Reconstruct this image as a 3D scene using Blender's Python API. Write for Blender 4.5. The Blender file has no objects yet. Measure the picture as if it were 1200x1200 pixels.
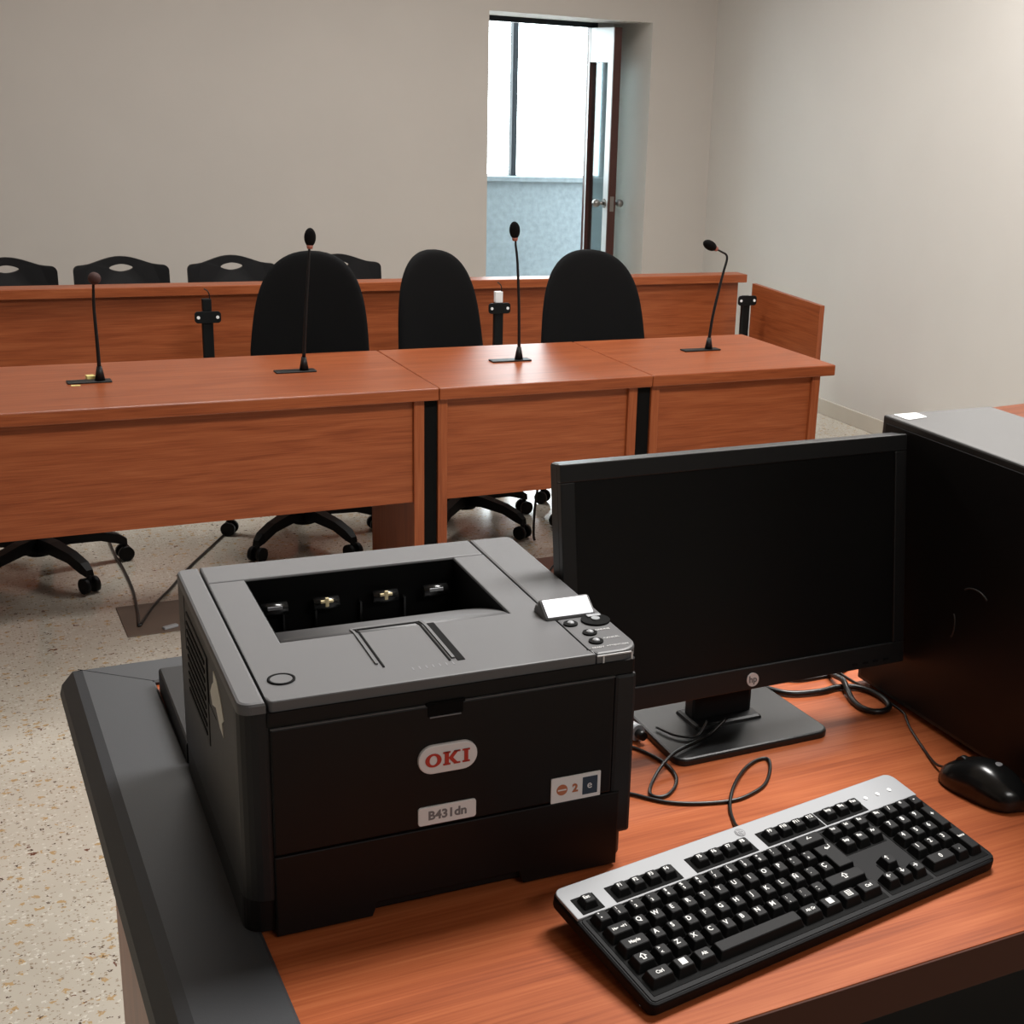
import bpy, bmesh, math, random
from mathutils import Vector, Matrix
random.seed(7)
S = bpy.context.scene
C = S.collection
PI = math.pi

# ------------------------------------------------------------------ materials
def newmat(name):
    m = bpy.data.materials.new(name); m.use_nodes = True
    nt = m.node_tree; b = nt.nodes['Principled BSDF']
    return m, nt, b

def plain(name, col, rough=0.5, metal=0.0, spec=0.5, bump=0.0, bscale=400, vary=0.0, coat=0.0, vscale=3.0):
    m, nt, b = newmat(name)
    b.inputs['Base Color'].default_value = (*col, 1)
    b.inputs['Roughness'].default_value = rough
    b.inputs['Metallic'].default_value = metal
    b.inputs['Specular IOR Level'].default_value = spec
    b.inputs['Coat Weight'].default_value = coat
    tc = nt.nodes.new('ShaderNodeTexCoord')
    n = nt.nodes.new('ShaderNodeTexNoise'); n.inputs['Scale'].default_value = bscale
    n.inputs['Detail'].default_value = 3
    nt.links.new(tc.outputs['Object'], n.inputs['Vector'])
    if vary > 0:
        n2 = nt.nodes.new('ShaderNodeTexNoise'); n2.inputs['Scale'].default_value = vscale; n2.inputs['Detail'].default_value = 4
        nt.links.new(tc.outputs['Object'], n2.inputs['Vector'])
        r = nt.nodes.new('ShaderNodeValToRGB')
        r.color_ramp.elements[0].position = .3; r.color_ramp.elements[1].position = .7
        r.color_ramp.elements[0].color = (*[c * (1 - vary) for c in col], 1)
        r.color_ramp.elements[1].color = (*[c * (1 + vary) for c in col], 1)
        nt.links.new(n2.outputs['Fac'], r.inputs['Fac'])
        nt.links.new(r.outputs['Color'], b.inputs['Base Color'])
    if bump > 0:
        bp = nt.nodes.new('ShaderNodeBump'); bp.inputs['Strength'].default_value = bump
        bp.inputs['Distance'].default_value = 0.001
        nt.links.new(n.outputs['Fac'], bp.inputs['Height'])
        nt.links.new(bp.outputs['Normal'], b.inputs['Normal'])
    return m

def wood(name, axis='x', gain=1.0, rough=0.36, spec=0.38):
    m, nt, b = newmat(name)
    tc = nt.nodes.new('ShaderNodeTexCoord')
    mp = nt.nodes.new('ShaderNodeMapping')
    sc = {'x': (1.1, 13, 13), 'y': (13, 1.1, 13), 'z': (13, 13, 1.1)}[axis]
    mp.inputs['Scale'].default_value = sc
    nt.links.new(tc.outputs['Object'], mp.inputs['Vector'])
    n1 = nt.nodes.new('ShaderNodeTexNoise'); n1.inputs['Scale'].default_value = 2.6
    n1.inputs['Detail'].default_value = 5; n1.inputs['Distortion'].default_value = 0.9
    nt.links.new(mp.outputs['Vector'], n1.inputs['Vector'])
    mp2 = nt.nodes.new('ShaderNodeMapping')
    mp2.inputs['Scale'].default_value = tuple(v * (2.2 if v < 2 else 9) for v in sc)
    nt.links.new(tc.outputs['Object'], mp2.inputs['Vector'])
    n2 = nt.nodes.new('ShaderNodeTexNoise'); n2.inputs['Scale'].default_value = 2.5
    n2.inputs['Detail'].default_value = 3
    nt.links.new(mp2.outputs['Vector'], n2.inputs['Vector'])
    mx = nt.nodes.new('ShaderNodeMix'); mx.data_type = 'FLOAT'; mx.inputs[0].default_value = 0.45
    nt.links.new(n1.outputs['Fac'], mx.inputs[2]); nt.links.new(n2.outputs['Fac'], mx.inputs[3])
    r = nt.nodes.new('ShaderNodeValToRGB'); e = r.color_ramp.elements
    e[0].position = 0.34; e[0].color = (0.255 * gain, 0.056 * gain, 0.0155 * gain, 1)
    e[1].position = 0.66; e[1].color = (0.450 * gain, 0.128 * gain, 0.0440 * gain, 1)
    k = e.new(0.5); k.color = (0.365 * gain, 0.090 * gain, 0.0275 * gain, 1)
    nt.links.new(mx.outputs[0], r.inputs['Fac'])
    nt.links.new(r.outputs['Color'], b.inputs['Base Color'])
    b.inputs['Roughness'].default_value = rough
    b.inputs['Specular IOR Level'].default_value = spec
    return m

def terrazzo(name):
    m, nt, b = newmat(name)
    tc = nt.nodes.new('ShaderNodeTexCoord')
    col = None
    n0 = nt.nodes.new('ShaderNodeTexNoise'); n0.inputs['Scale'].default_value = 2.2; n0.inputs['Detail'].default_value = 6
    nt.links.new(tc.outputs['Object'], n0.inputs['Vector'])
    r0 = nt.nodes.new('ShaderNodeValToRGB'); r0.color_ramp.elements[0].position = .3; r0.color_ramp.elements[1].position = .72
    r0.color_ramp.elements[0].color = (0.44, 0.40, 0.335, 1); r0.color_ramp.elements[1].color = (0.53, 0.49, 0.42, 1)
    nt.links.new(n0.outputs['Fac'], r0.inputs['Fac'])
    prev = r0.outputs['Color']
    for scale, thr, keep, c in ((80, .36, .28, (0.60, 0.57, 0.50)), (42, .36, .22, (0.42, 0.29, 0.15)), (62, .24, .20, (0.085, 0.05, 0.035)), (120, .34, .30, (0.26, 0.20, 0.14)), (26, .20, .10, (0.14, 0.06, 0.04))):
        mp = nt.nodes.new('ShaderNodeMapping'); mp.inputs['Location'].default_value = (scale * .37, scale * .11, 0.3)
        mp.inputs['Scale'].default_value = (1, 1.25, 1)
        nt.links.new(tc.outputs['Object'], mp.inputs['Vector'])
        v = nt.nodes.new('ShaderNodeTexVoronoi'); v.inputs['Scale'].default_value = scale; v.inputs['Randomness'].default_value = 1
        nd = nt.nodes.new('ShaderNodeTexNoise'); nd.inputs['Scale'].default_value = scale * 2.5
        nt.links.new(mp.outputs['Vector'], nd.inputs['Vector'])
        ad = nt.nodes.new('ShaderNodeMix'); ad.data_type = 'RGBA'; ad.blend_type = 'LINEAR_LIGHT'; ad.inputs[0].default_value = 0.7 / scale
        nt.links.new(mp.outputs['Vector'], ad.inputs[6]); nt.links.new(nd.outputs['Color'], ad.inputs[7])
        nt.links.new(ad.outputs[2], v.inputs['Vector'])
        lt = nt.nodes.new('ShaderNodeMath'); lt.operation = 'LESS_THAN'; lt.inputs[1].default_value = thr
        nt.links.new(v.outputs['Distance'], lt.inputs[0])
        sp = nt.nodes.new('ShaderNodeSeparateColor'); nt.links.new(v.outputs['Color'], sp.inputs['Color'])
        l2 = nt.nodes.new('ShaderNodeMath'); l2.operation = 'LESS_THAN'; l2.inputs[1].default_value = keep
        nt.links.new(sp.outputs[0], l2.inputs[0])
        mu = nt.nodes.new('ShaderNodeMath'); mu.operation = 'MULTIPLY'
        nt.links.new(lt.outputs[0], mu.inputs[0]); nt.links.new(l2.outputs[0], mu.inputs[1])
        mx = nt.nodes.new('ShaderNodeMix'); mx.data_type = 'RGBA'
        nt.links.new(mu.outputs[0], mx.inputs[0]); nt.links.new(prev, mx.inputs[6]); mx.inputs[7].default_value = (*c, 1)
        prev = mx.outputs[2]
    nt.links.new(prev, b.inputs['Base Color'])
    b.inputs['Roughness'].default_value = 0.14
    b.inputs['Specular IOR Level'].default_value = 0.5
    return m

def emit(name, col, st):
    m, nt, b = newmat(name)
    b.inputs['Base Color'].default_value = (*col, 1)
    b.inputs['Emission Color'].default_value = (*col, 1); b.inputs['Emission Strength'].default_value = st
    return m

def glassmat(name, tint=(1, 1, 1), fac=0.10):
    m = bpy.data.materials.new(name); m.use_nodes = True; nt = m.node_tree
    for n in list(nt.nodes): nt.nodes.remove(n)
    o = nt.nodes.new('ShaderNodeOutputMaterial'); t = nt.nodes.new('ShaderNodeBsdfTransparent'); t.inputs[0].default_value = (*tint, 1)
    g = nt.nodes.new('ShaderNodeBsdfGlossy'); g.inputs['Roughness'].default_value = .03
    mx = nt.nodes.new('ShaderNodeMixShader'); mx.inputs[0].default_value = fac
    nt.links.new(t.outputs[0], mx.inputs[1]); nt.links.new(g.outputs[0], mx.inputs[2]); nt.links.new(mx.outputs[0], o.inputs[0])
    return m

M = {}
M['wood'] = wood('cherry_laminate', 'x', .77)
M['woodz'] = wood('cherry_laminate_upright', 'z', .77)
M['woody'] = wood('cherry_laminate_side', 'y', .70)
M['wood_desk'] = wood('cherry_laminate_desk', 'x', .99, .48, .22)
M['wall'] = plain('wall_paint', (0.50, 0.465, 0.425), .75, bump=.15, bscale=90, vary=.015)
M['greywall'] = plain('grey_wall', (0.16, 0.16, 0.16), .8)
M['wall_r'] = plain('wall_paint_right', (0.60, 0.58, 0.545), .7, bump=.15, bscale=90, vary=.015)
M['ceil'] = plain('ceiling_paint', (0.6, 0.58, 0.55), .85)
M['terrazzo'] = terrazzo('terrazzo')
M['base'] = plain('baseboard_terrazzo', (0.50, 0.46, 0.39), .4, bump=.1, vary=.08)
M['edge'] = plain('black_edging', (0.031, 0.033, 0.037), .52, bump=.12, bscale=900, vary=.08)
M['pr_body'] = plain('printer_black', (0.0045, 0.0038, 0.0038), .48, spec=.28, bump=.08, bscale=1500)
M['pr_top'] = plain('printer_grey', (0.105, 0.105, 0.108), .5, bump=.12, bscale=1500)
M['pr_side'] = plain('printer_side', (0.014, 0.014, 0.015), .45, spec=.35, bump=.08, bscale=1500)
M['black'] = plain('black_plastic', (0.006, 0.006, 0.0065), .45, spec=.3)
M['blackgl'] = plain('black_gloss', (0.006, 0.006, 0.006), .22)
M['pit'] = plain('black_cavity', (0.003, 0.003, 0.003), .7, spec=.1)
M['screen'] = plain('screen_off', (0.006, 0.006, 0.006), .32, spec=.35)
M['bezel'] = plain('monitor_bezel', (0.012, 0.0125, 0.013), .38)
M['tower'] = plain('tower_top', (0.030, 0.029, 0.028), .42, bump=.1, bscale=1200)
M['fabric'] = plain('black_fabric', (0.0050, 0.0052, 0.0056), .9, spec=.15, bump=.5, bscale=700, vary=.12)
M['chairpl'] = plain('chair_plastic', (0.0050, 0.0050, 0.0056), .5, spec=.2, bump=.1)
M['steel'] = plain('black_steel', (0.005, 0.006, 0.0065), .5, spec=.22)
M['chrome'] = plain('chrome', (0.7, 0.7, 0.7), .18, 1.0)
M['silver'] = plain('silver_plastic', (0.31, 0.32, 0.335), .42, .0)
M['white'] = plain('white_print', (0.72, 0.72, 0.72), .5)
M['sticker'] = plain('sticker_white', (0.82, 0.82, 0.82), .45, vary=.05)
M['tag'] = plain('asset_tag', (0.56, 0.56, 0.56), .5, vary=.05)
M['badge'] = plain('badge_silver', (0.76, 0.74, 0.74), .38, .0)
M['red'] = plain('logo_red', (0.50, 0.035, 0.02), .45)
M['orange'] = plain('seal_orange', (0.5, 0.17, 0.08), .5)
M['navy'] = plain('seal_navy', (0.03, 0.05, 0.08), .5)
M['greytxt'] = plain('grey_print', (0.20, 0.20, 0.21), .5)
M['lcd'] = emit('lcd_backlit', (0.86, 0.86, 0.90), .55)
M['keycap'] = plain('keycap_black', (0.0055, 0.0055, 0.0058), .55, spec=.16, bump=.1, bscale=2500)
M['kbdeck'] = plain('keyboard_deck', (0.0035, 0.0035, 0.004), .55, spec=.14, bump=.1, bscale=1500)
M['legend'] = plain('key_legend', (0.80, 0.80, 0.78), .5)
M['legendy'] = plain('key_legend_faint', (0.30, 0.29, 0.26), .5)
M['cable'] = plain('cable_black', (0.008, 0.008, 0.008), .35)
M['yellow'] = plain('yellow_paper', (0.75, 0.66, 0.25), .7)
M['brownplate'] = plain('floor_plate', (0.12, 0.085, 0.065), .55, vary=.2)
M['rustplate'] = plain('floor_plate_red', (0.14, 0.055, 0.035), .6, vary=.3)
M['parapet'] = plain('parapet_speckled', (0.175, 0.225, 0.255), .8, bump=1.0, bscale=40, vary=.13, vscale=24)
M['leafpale'] = plain('door_face', (0.62, 0.66, 0.68), .25, vary=.03)  # pale tone takes in the window glare on the door leaf
M['brown'] = plain('door_brown', (0.055, 0.014, 0.009), .35)
M['darkframe'] = plain('dark_aluminium', (0.012, 0.018, 0.024), .45, spec=.2)
M['glass'] = glassmat('clear_glass', (.97, 1, 1), .05)
M['doorglass'] = glassmat('door_glass', (.80, .90, .93), .16)
M['scuff'] = plain('torn_label', (0.78, 0.76, 0.68), .7, vary=.1)
M['gold'] = plain('roller_tip', (0.62, 0.52, 0.30), .45, vary=.2)
M['doormetal'] = plain('door_metal', (0.25, 0.24, 0.23), .3, 1.0)
M['shadedlip'] = plain('lip_shade_brown', (0.058, 0.016, 0.007), .6, spec=.2)  # dark brown carries the shade on the desk's front lip
M['micdark'] = plain('mic_head_red_brown', (0.045, 0.015, 0.012), .8, bump=.4, bscale=900)
M['micred'] = plain('mic_ring', (0.30, 0.10, 0.07), .4)
M['foam'] = plain('mic_foam', (0.004, 0.0035, 0.0035), .9, spec=.1, bump=.5, bscale=900)

# ------------------------------------------------------------------ mesh helper
class MB:
    def __init__(s):
        s.bm = bmesh.new(); s.mats = []
    def mi(s, m):
        if m not in s.mats: s.mats.append(m)
        return s.mats.index(m)
    def merge(s, t, m, smooth=False, mat=None):
        i = s.mi(m)
        for f in t.faces: f.material_index = i; f.smooth = smooth
        if mat is not None: bmesh.ops.transform(t, matrix=mat, verts=t.verts)
        me = bpy.data.meshes.new('t'); t.to_mesh(me); t.free(); s.bm.from_mesh(me); bpy.data.meshes.remove(me)
    def box(s, a, b, m, bev=0.0, seg=2, mat=None, smooth=False):
        t = bmesh.new(); bmesh.ops.create_cube(t, size=1)
        c = [(a[i] + b[i]) / 2 for i in range(3)]; d = [abs(b[i] - a[i]) for i in range(3)]
        for v in t.verts: v.co = Vector((c[0] + v.co.x * d[0], c[1] + v.co.y * d[1], c[2] + v.co.z * d[2]))
        if bev > 0: bmesh.ops.bevel(t, geom=list(t.edges), offset=min(bev, min(d) * .49), segments=seg, affect='EDGES', profile=.5)
        s.merge(t, m, smooth, mat); return s
    def prism(s, pts, z0, z1, m, bev=0.0, mat=None, seg=2, bevbot=False):
        t = bmesh.new()
        f = t.faces.new([t.verts.new((p[0], p[1], z0)) for p in pts]); f.normal_update()
        if f.normal.z > 0: f.normal_flip()
        r = bmesh.ops.extrude_face_region(t, geom=[f])
        for v in r['geom']:
            if isinstance(v, bmesh.types.BMVert): v.co.z = z1
        if bev > 0:
            es = [e for e in t.edges if abs(e.verts[0].co.z - z1) < 1e-7 and abs(e.verts[1].co.z - z1) < 1e-7]
            if bevbot: es += [e for e in t.edges if abs(e.verts[0].co.z - z0) < 1e-7 and abs(e.verts[1].co.z - z0) < 1e-7]
            bmesh.ops.bevel(t, geom=es, offset=bev, segments=seg, affect='EDGES', profile=.5)
        bmesh.ops.recalc_face_normals(t, faces=t.faces)
        bmesh.ops.triangulate(t, faces=[f for f in t.faces if len(f.verts) > 4])
        s.merge(t, m, False, mat); return s
    def cyl(s, p, q, r, m, r2=None, seg=20, smooth=True):
        p = Vector(p); q = Vector(q); d = q - p
        t = bmesh.new(); bmesh.ops.create_cone(t, cap_ends=True, segments=seg, radius1=r, radius2=r if r2 is None else r2, depth=d.length)
        mt = Matrix.Translation((p + q) / 2) @ d.to_track_quat('Z', 'Y').to_matrix().to_4x4()
        i = s.mi(m)
        for f in t.faces: f.material_index = i; f.smooth = smooth and len(f.verts) == 4
        bmesh.ops.transform(t, matrix=mt, verts=t.verts)
        me = bpy.data.meshes.new('t'); t.to_mesh(me); t.free(); s.bm.from_mesh(me); bpy.data.meshes.remove(me)
        return s
    def ball(s, c, r, m, mat=None, seg=20):
        t = bmesh.new(); bmesh.ops.create_uvsphere(t, u_segments=seg, v_segments=seg // 2, radius=1)
        rr = r if isinstance(r, (tuple, list)) else (r, r, r)
        mm = Matrix.Translation(c) @ (mat or Matrix()) @ Matrix.Diagonal((*rr, 1))
        s.merge(t, m, True, mm); return s
    def tube(s, pts, r, m, seg=8, sub=6, radii=None):
        P = [Vector(p) for p in pts]; out = []
        if len(P) > 2 and sub > 1:
            for i in range(len(P) - 1):
                p0 = P[max(i - 1, 0)]; p1 = P[i]; p2 = P[i + 1]; p3 = P[min(i + 2, len(P) - 1)]
                for k in range(sub):
                    u = k / sub
                    out.append(0.5 * ((2 * p1) + (-p0 + p2) * u + (2 * p0 - 5 * p1 + 4 * p2 - p3) * u * u + (-p0 + 3 * p1 - 3 * p2 + p3) * u ** 3))
            out.append(P[-1])
        else: out = P
        t = bmesh.new(); rings = []; up = Vector((0, 0, 1))
        n = len(out); prevn = None
        for i, p in enumerate(out):
            d = (out[min(i + 1, n - 1)] - out[max(i - 1, 0)])
            d = d.normalized() if d.length > 1e-9 else Vector((0, 0, 1))
            if prevn is None:
                a = d.orthogonal().normalized()
            else:
                a = prevn - d * prevn.dot(d); a = a.normalized() if a.length > 1e-6 else d.orthogonal().normalized()
            prevn = a; b = d.cross(a)
            rr = r if radii is None else radii[0] + (radii[1] - radii[0]) * i / (n - 1)
            rings.append([t.verts.new(p + (a * math.cos(2 * PI * k / seg) + b * math.sin(2 * PI * k / seg)) * rr) for k in range(seg)])
        for i in range(n - 1):
            for k in range(seg):
                t.faces.new((rings[i][k], rings[i][(k + 1) % seg], rings[i + 1][(k + 1) % seg], rings[i + 1][k]))
        t.faces.new(rings[0][::-1]); t.faces.new(rings[-1])
        s.merge(t, m, True); return s
    def loft(s, rings, m, caps=True, smooth=True):
        t = bmesh.new(); R = [[t.verts.new(p) for p in r] for r in rings]; k = len(R[0])
        for i in range(len(R) - 1):
            for j in range(k): t.faces.new((R[i][j], R[i][(j + 1) % k], R[i + 1][(j + 1) % k], R[i + 1][j]))
        if caps:
            t.faces.new(R[0][::-1]); t.faces.new(R[-1])
        bmesh.ops.recalc_face_normals(t, faces=t.faces)
        s.merge(t, m, smooth); return s
    def text(s, string, size, m, mat, ext=0.0002, bold=0.0):
        cu = bpy.data.curves.new('c', 'FONT'); cu.body = string; cu.size = size; cu.align_x = 'CENTER'; cu.align_y = 'CENTER'
        cu.extrude = ext; cu.offset = bold; cu.resolution_u = 3
        o = bpy.data.objects.new('c', cu); C.objects.link(o)
        dg = bpy.context.evaluated_depsgraph_get(); dg.update()
        me = bpy.data.meshes.new_from_object(o.evaluated_get(dg))
        bpy.data.objects.remove(o); bpy.data.curves.remove(cu)
        t = bmesh.new(); t.from_mesh(me); bpy.data.meshes.remove(me)
        s.merge(t, m, False, mat); return s
    def build(s, name, parent=None, loc=None, rot=None):
        me = bpy.data.meshes.new(name); s.bm.to_mesh(me); s.bm.free()
        for m in s.mats: me.materials.append(M[m])
        o = bpy.data.objects.new(name, me); C.objects.link(o)
        if parent is not None: o.parent = parent
        if loc is not None: o.location = loc
        if rot is not None: o.rotation_euler = rot
        return o

def rpoly(pts, rad, n=6):
    """polygon with rounded corners; rad: number or list"""
    out = []; k = len(pts)
    for i in range(k):
        r = rad[i] if isinstance(rad, (list, tuple)) else rad
        p = Vector(pts[i]); a = (Vector(pts[i - 1]) - p); b = (Vector(pts[(i + 1) % k]) - p)
        if r <= 0: out.append((p.x, p.y)); continue
        la, lb = a.length, b.length; a.normalize(); b.normalize()
        ang = a.angle(b); d = min(r / math.tan(ang / 2), la * .49, lb * .49); rr = d * math.tan(ang / 2)
        c = p + (a + b).normalized() * (rr / math.sin(ang / 2))
        s0 = p + a * d - c; s1 = p + b * d - c
        a0 = math.atan2(s0.y, s0.x); a1 = math.atan2(s1.y, s1.x); da = (a1 - a0 + PI) % (2 * PI) - PI
        for j in range(n + 1):
            t = a0 + da * j / n; out.append((c.x + rr * math.cos(t), c.y + rr * math.sin(t)))
    return out

def tag(o, label, cat, group=None, kind=None):
    if label: o['label'] = label
    if cat: o['category'] = cat
    if group: o['group'] = group
    if kind: o['kind'] = kind
    return o
def thing(name, label, cat, loc=(0, 0, 0), rz=0, group=None):
    o = bpy.data.objects.new(name, None); C.objects.link(o); o.empty_display_size = .1
    o.location = loc; o.rotation_euler = (0, 0, rz)
    return tag(o, label, cat, group)
def structure(o, label, cat):
    return tag(o, label, cat, None, 'structure')
def dup(root, loc, rz, label):
    r = root.copy(); C.objects.link(r); r.location = loc; r.rotation_euler = (0, 0, rz); r['label'] = label
    def kids(src, dst):
        for ch in [o for o in list(src.children)]:
            c = ch.copy(); C.objects.link(c); c.parent = dst; kids(ch, c)
    kids(root, r)
    return r
FR = Matrix.Rotation(PI / 2, 4, 'X')        # text standing up, facing -Y
def face(x, y, z, rz=0): return Matrix.Translation((x, y, z)) @ Matrix.Rotation(rz, 4, 'Z') @ FR

D = 0.92                                     # top of the near desk
# ------------------------------------------------------------------ room
YB, XR, XL, YF, ZC, YW = 7.52, 4.43, -3.2, -3.6, 2.95, 8.10
OL, OR_, OZ = 2.967, 3.994, 2.061
structure(MB().box((XL - .2, YF - .2, -.1), (7.2, 10.2, 0), 'terrazzo').build('floor'), 'cream terrazzo floor with brown stone chips', 'floor')
structure(MB().box((XL - .2, YF - .2, ZC), (XR + .2, YW, ZC + .1), 'ceil').build('ceiling'), 'plain pale ceiling above the room', 'ceiling')
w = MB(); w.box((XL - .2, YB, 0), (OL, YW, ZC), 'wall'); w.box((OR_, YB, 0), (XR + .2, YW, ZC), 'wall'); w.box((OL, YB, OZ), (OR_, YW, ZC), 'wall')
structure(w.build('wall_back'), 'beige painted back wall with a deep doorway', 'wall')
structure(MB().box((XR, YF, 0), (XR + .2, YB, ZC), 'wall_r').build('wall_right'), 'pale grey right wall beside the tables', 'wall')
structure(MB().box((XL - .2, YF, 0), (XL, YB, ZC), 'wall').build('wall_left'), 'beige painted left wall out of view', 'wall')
structure(MB().box((XL - .2, YF - .2, 0), (XR + .2, YF, ZC), 'greywall').build('wall_front'), 'grey wall behind the viewer', 'wall')
structure(MB().box((XR - .012, YF, 0), (XR, YB, .085), 'base', .003).build('baseboard_right'), 'low terrazzo baseboard along the right wall', 'baseboard')
bb = MB().box((XL, YB - .012, 0), (OL, YB, .085), 'base', .003); bb.box((OR_, YB - .012, 0), (XR - .013, YB, .085), 'base', .003)
structure(bb.build('baseboard_back'), 'low terrazzo baseboard along the back wall', 'baseboard')
# corridor behind the doorway
structure(MB().box((1.6, 9.5, 0), (7.0, 9.68, 1.0), 'parapet').build('wall_corridor'), 'grey blue speckled parapet under the corridor window', 'wall')
structure(MB().box((1.6, 9.44, 1.0), (7.0, 9.70, 1.035), 'parapet', .004).build('trim_1'), 'pale sill on the corridor parapet', 'sill')
structure(MB().box((1.6, YW, 2.7), (7.0, 9.7, 2.8), 'ceil').build('ceiling_corridor'), 'corridor ceiling beyond the doorway', 'ceiling')
structure(MB().box((1.4, YW, 0), (1.6, 9.7, 2.8), 'wall_r').build('wall_corridor_left'), 'left end wall of the corridor', 'wall')
structure(MB().box((7.0, YW, 0), (7.2, 9.7, 2.8), 'wall_r').build('wall_corridor_right'), 'right end wall of the corridor', 'wall')
win = thing('window_1', 'corridor window with dark mullions over the parapet', 'window', (0, 0, 0)); win['kind'] = 'structure'
f = MB()
for x in (2.0, 2.98, 3.96, 4.94, 5.92): f.box((x, 9.56, 1.035), (x + .040, 9.62, 2.65), 'darkframe', .004)
f.box((1.6, 9.55, 2.62), (7.0, 9.63, 2.7), 'darkframe')
f.build('window_frame', win)
MB().box((1.6, 9.585, 1.035), (7.0, 9.591, 2.64), 'glass').build('pane', win)
# door
dr = thing('door_1', 'open glazed door leaf with dark frame in the doorway', 'door', (0, 0, 0)); dr['kind'] = 'structure'
f = MB(); f.box((OL, 8.03, 0), (OL + .03, 8.09, OZ), 'darkframe'); f.box((OR_ - .11, 8.03, 0), (OR_, 8.09, OZ), 'leafpale'); f.box((OL + .03, 8.03, OZ - .03), (OR_ - .11, 8.09, OZ), 'darkframe')
f.build('door_frame', dr)
lf = MB(); lx0, lx1, ly0, ly1, lz1 = 3.835, 3.885, 7.70, 8.075, 2.03
lf.box((lx0, ly0, .02), (lx1, ly0 + .012, lz1), 'brown')                       # latch edge
lf.box((lx0, ly0 + .012, .02), (lx1, ly0 + .075, lz1), 'leafpale')
lf.box((lx0, ly1 - .05, .02), (lx1, ly1, lz1), 'brown'); lf.box((lx0 - .002, ly1 - .05, .02), (lx0, ly1 - .035, lz1), 'leafpale')
lf.box((lx0, ly0 + .075, lz1 - .20), (lx1, ly1 - .05, lz1), 'leafpale'); lf.box((lx0, ly0 + .075, .02), (lx1, ly1 - .05, .30), 'leafpale')
leaf = lf.build('door_leaf', dr)
MB().box((lx0 + .022, ly0 + .075, .30), (lx0 + .028, ly1 - .05, lz1 - .20), 'doorglass').build('door_glass', leaf)
for sx in (-1, 1):
    x0 = lx0 if sx < 0 else lx1
    k = MB().cyl((x0, ly0 + .055, 1.0), (x0 + sx * .035, ly0 + .055, 1.0), .011, 'doormetal'); k.ball((x0 + sx * .055, ly0 + .055, 1.0), .026, 'doormetal'); k.cyl((x0, ly0 + .055, 1.0), (x0 + sx * .006, ly0 + .055, 1.0), .028, 'doormetal')
    k.build('door_knob', leaf)
MB().box((lx0 + .012, ly0 - .002, .955), (lx1 - .012, ly0, 1.045), 'doormetal').build('latch_plate', leaf)

# ------------------------------------------------------------------ near desk
dk = thing('office_desk', 'large cherry wood desk with wide black edging, in the foreground', 'desk', (0, 0, 0))
XE = 2.3
MB().box((.2266, .8257, D - .044), (XE, 1.7055, D), 'wood_desk', .0008).build('desktop', dk)
MB().box((.2266, .8227, D - .044), (XE, .8256, D - .0004), 'shadedlip', .001).build('shaded_lip', dk)  # front lip of the desktop, its shade put into the colour
prof = [(.2264, D - .03), (.2264, D + .0035), (.2232, D + .006), (.147, D + .006), (.136, D + .002), (.1225, D - .020), (.1195, D - .034), (.124, D - .046), (.14, D - .046)]
t = bmesh.new()
def ringpts(where):
    out = []
    for x, z in prof:
        o = .2264 - x                          # distance outwards from the inner edge
        out.append({'near': (x, .8227, z), 'corner': (x, 1.7057 + o * .86, z), 'end': (XE, 1.7057 + o * .86, z)}[where])
    return out
eb = MB(); eb.loft([ringpts('near'), ringpts('corner'), ringpts('end')], 'edge', True, False)
edging = eb.build('edging', dk); edging['label'] = 'wide black moulded edging'
sm = MB().tube([(.142, 1.7782, D + .0058), (.2255, 1.7064, D + .0058)], .0006, 'pit', 6, 1); sm.build('mitre_joint', edging)
MB().box((.150, .90, .0), (.172, 1.605, D - .0465), 'woodz').build('side_panel', dk)
MB().box((.173, 1.28, .0), (XE - .045, 1.30, D - .0465), 'black').build('front_panel', dk)  # coloured black for the shade under the desktop
MB().box((XE - .04, .86, 0), (XE - .015, 1.27, D - .0465), 'woodz').build('side_panel', dk)

# ------------------------------------------------------------------ printer
PR = thing('printer', 'black laser printer with grey top, on the left of the near desk', 'printer', (.2120, 1.1014, D), -.0300)
W, DP, H = .387, .366, .2384
bd = MB()
bd.prism(rpoly([(0, .002), (W, .002), (W, DP), (0, DP)], [.022, .022, .012, .012]), .040, H - .0705, 'pr_side')
fw = rpoly([(0, .002), (W, .002), (W, DP), (0, DP)], [.022, .022, .012, .012])
# upper walls leave a well for the output tray
def ring_wall(mb, z0, z1, m):
    mb.box((0.0005, .022, z0), (.060, DP - .012, z1), m)
    mb.box((.300, .022, z0), (W - .0005, DP - .012, z1), m)
    mb.prism(rpoly([(0, .002), (W, .002), (W, .125), (0, .125)], [.022, .022, 0, 0]), z0, z1, m)
    mb.prism(rpoly([(0, .3135), (W, .3135), (W, DP), (0, DP)], [0, 0, .012, .012]), z0, z1, m)
ring_wall(bd, H - .0705, H - .0105, 'pr_side')
bd.prism(rpoly([(.0, .006), (W - .006, .006), (W - .006, DP - .004), (.0, DP - .004)], .018), .0065, .040, 'pr_body')
body = bd.build('printer_body', PR)
ru = MB().prism(rpoly([(.001, DP), (W - .012, DP), (W - .02, .590), (-.001, .590)], [0, 0, .02, .006]), .001, .030, 'pr_body', .003); ru.build('shade_block', PR)  # added black block, darkens the strip of desk behind the printer
for fx, fy in ((.03, .04), (W - .04, .04), (.03, DP - .04), (W - .04, DP - .04)): MB().cyl((fx, fy, 0), (fx, fy, .0065), .010, 'black').build('rubber_foot', PR)
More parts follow.
